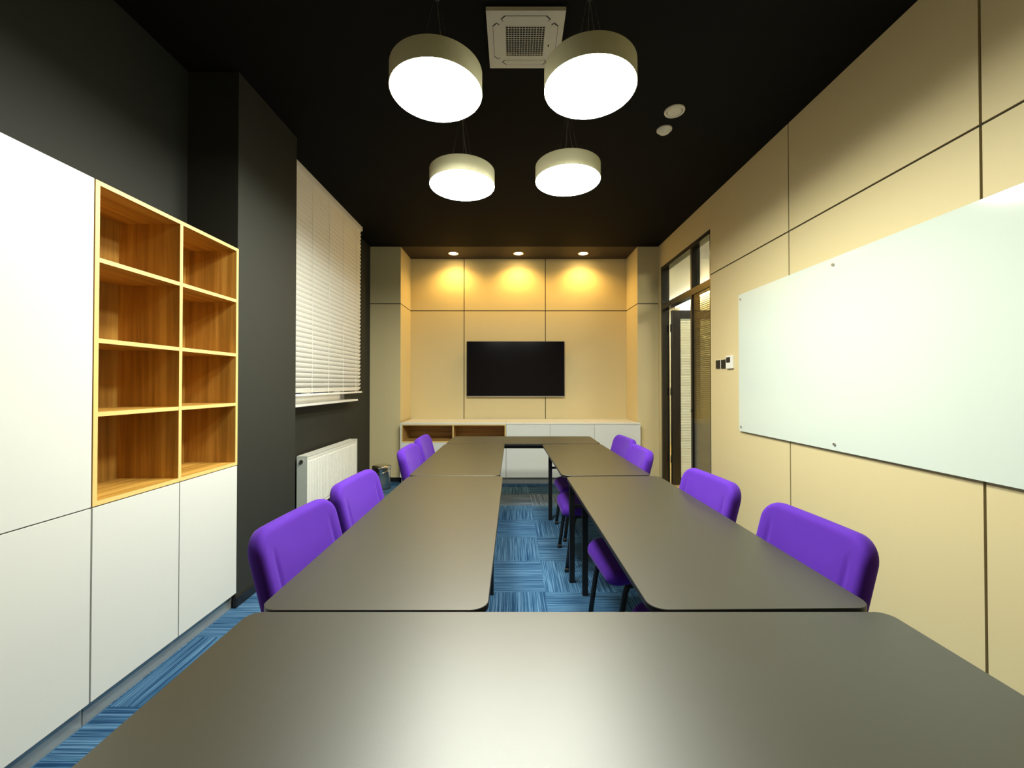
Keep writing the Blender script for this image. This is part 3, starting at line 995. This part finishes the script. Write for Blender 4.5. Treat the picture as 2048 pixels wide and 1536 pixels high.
table('dark taupe table laid crosswise at the near end, filling the foreground', 0.148, 0.786, 1.705, 0.652, 0, 0.035, 0.09)
table('long dark taupe table down the left side, nearer half, beside the two near left chairs', -0.3825, 1.931, 0.625, 1.624, 0)
table('dark taupe table in the far half of the left side, nearest the steel bin', -0.395, 3.481, 0.61, 1.462, 0)
table('slightly turned dark table down the right side, nearer half, below the glass whiteboard', 0.6685, 1.931, 0.618, 1.612, radians(0.9), ins_x=0.11)
table('slightly turned dark table in the far half of the right side, nearest the glass door', 0.607, 3.478, 0.600, 1.436, radians(1.5))
table('dark taupe table laid crosswise at the far end before the white sideboards', 0.100, 4.520, 1.585, 0.600, 0)

# ------------------------------------------------------------------ chairs
def chair():
    t = thing('stacking_chair', '', 'chair', (0, 0, 0), 0, group='purple padded chairs around the tables')
    # seat: u -> x, v -> y
    def fs(u, v, d):
        q = max(0, (u - 0.11) / 0.15)
        drop = 0.022 * q * q
        return (0.105 + u, v, 0.435 + d - drop - 0.006 * (1 - (v / 0.23) ** 2) * (1 if d > 0 else 0))
    bm = mk()
    slab(bm, 0.52, 0.46, 0.07, 0.075, 0.030, fs, n=8, ne=6, nin=7, crown=0.004)
    obj('seat', bm, M['purple'], t, smooth=True, local=True)
    # backrest: u -> y, v -> up along the lean
    lean = radians(15)
    cz, cxx = 0.678, -0.222
    def fb(u, v, d):
        bow = -0.022 * (1 - (u / 0.235) ** 2)
        crease = 0
        a = abs(abs(u) - 0.182)
        if d > 0.0:
            crease = -0.006 * math.exp(-(a / 0.010) ** 2) * min(1, max(0, (0.125 - v) / 0.06))
        dd = d + bow + crease
        x = cxx - v * sin(lean) + dd * cos(lean)
        z = cz + v * cos(lean) + dd * sin(lean)
        return (x, u, z)
    bm = mk()
    slab(bm, 0.495, 0.385, 0.066, 0.085, 0.028, fb, n=10, ne=6, nin=22, crown=0.004)
    obj('backrest', bm, M['purple'], t, smooth=True, local=True)
    for s in (-1, 1):
        y = 0.205 * s
        bm = mk()
        tube(bm, [(0.335, y * 1.07, 0.012), (0.322, y * 1.06, 0.12), (0.305, y * 1.03, 0.25), (0.282, y, 0.355)] + bend([(0.282, y, 0.355), (0.272, y, 0.392), (0.20, y, 0.392)], 0.03)[1:],
             0.0145, 14, flat=((0, 1, 0), 0.62))
        lg = obj('leg', bm, M['black_metal'], t, smooth=True, local=True)
        bm = mk()
        tube(bm, [(0.336, y * 1.07, 0.0), (0.334, y * 1.07, 0.03)], 0.0165, 14, flat=((0, 1, 0), 0.7))
        obj('foot_cap', bm, M['rubber'], lg, smooth=True, local=True)
        bm = mk()
        yy = y * 1.10
        tube(bm, [(-0.285, yy, 0.012), (-0.20, yy, 0.15), (-0.10, yy, 0.30), (-0.04, yy, 0.39)], 0.0145, 14, flat=((0, 1, 0), 0.62))
        lg = obj('leg', bm, M['black_metal'], t, smooth=True, local=True)
        bm = mk()
        tube(bm, [(-0.292, yy, 0.0), (-0.275, yy, 0.03)], 0.0165, 14, flat=((0, 1, 0), 0.7))
        obj('foot_cap', bm, M['rubber'], lg, smooth=True, local=True)
    bm = mk()
    for s in (-1, 1):
        y = 0.205 * s
        p = bend([(0.20, y, 0.392), (-0.165, y, 0.392), (-0.215, y, 0.52), (-0.268, y * 0.95, 0.72)], 0.05)
        tube(bm, p, 0.0125, 12, flat=((0, 1, 0), 0.62))
    tube(bm, [(0.14, -0.205, 0.388), (0.14, 0.205, 0.388)], 0.009, 10)
    tube(bm, [(-0.10, -0.205, 0.388), (-0.10, 0.205, 0.388)], 0.009, 10)
    obj('frame', bm, M['black_metal'], t, smooth=True, local=True)
    return t

OFF = 0.283
ch = [
    # back-top X, y centre, facing, extra turn, label
    (-0.850, 1.560, 0, -4.0, 'purple chair nearest on the left, beside the black column'),
    (-0.856, 2.175, 0, -3.0, 'purple chair on the left standing in front of the white radiator'),
    (-0.842, 3.24, 0, 0.5, 'purple chair on the left, third from the near end, seen right of the steel bin'),
    (-0.860, 3.84, 0, 1.0, 'farthest purple chair on the left, before the open oak niche'),
    (1.126, 1.505, 180, 4.0, 'purple chair nearest on the right, below the glass whiteboard'),
    (1.078, 2.20, 180, 5.0, 'purple chair on the right in front of the side pane of the glass door'),
    (1.000, 3.20, 180, 0.5, 'second farthest purple chair on the right, overlapping the farthest one'),
    (1.045, 3.79, 180, 3.5, 'farthest purple chair on the right, partly hidden behind its neighbour'),
]
c0 = chair()
for i, (xt, y, face, turn, lab) in enumerate(ch):
    o = c0 if i == 0 else dup(c0, (0, 0, 0), 0)
    s = 1 if face == 0 else -1
    o.location = (xt + s * OFF, y, 0)
    o.rotation_euler = (0, 0, radians(face + turn))
    o['label'] = lab
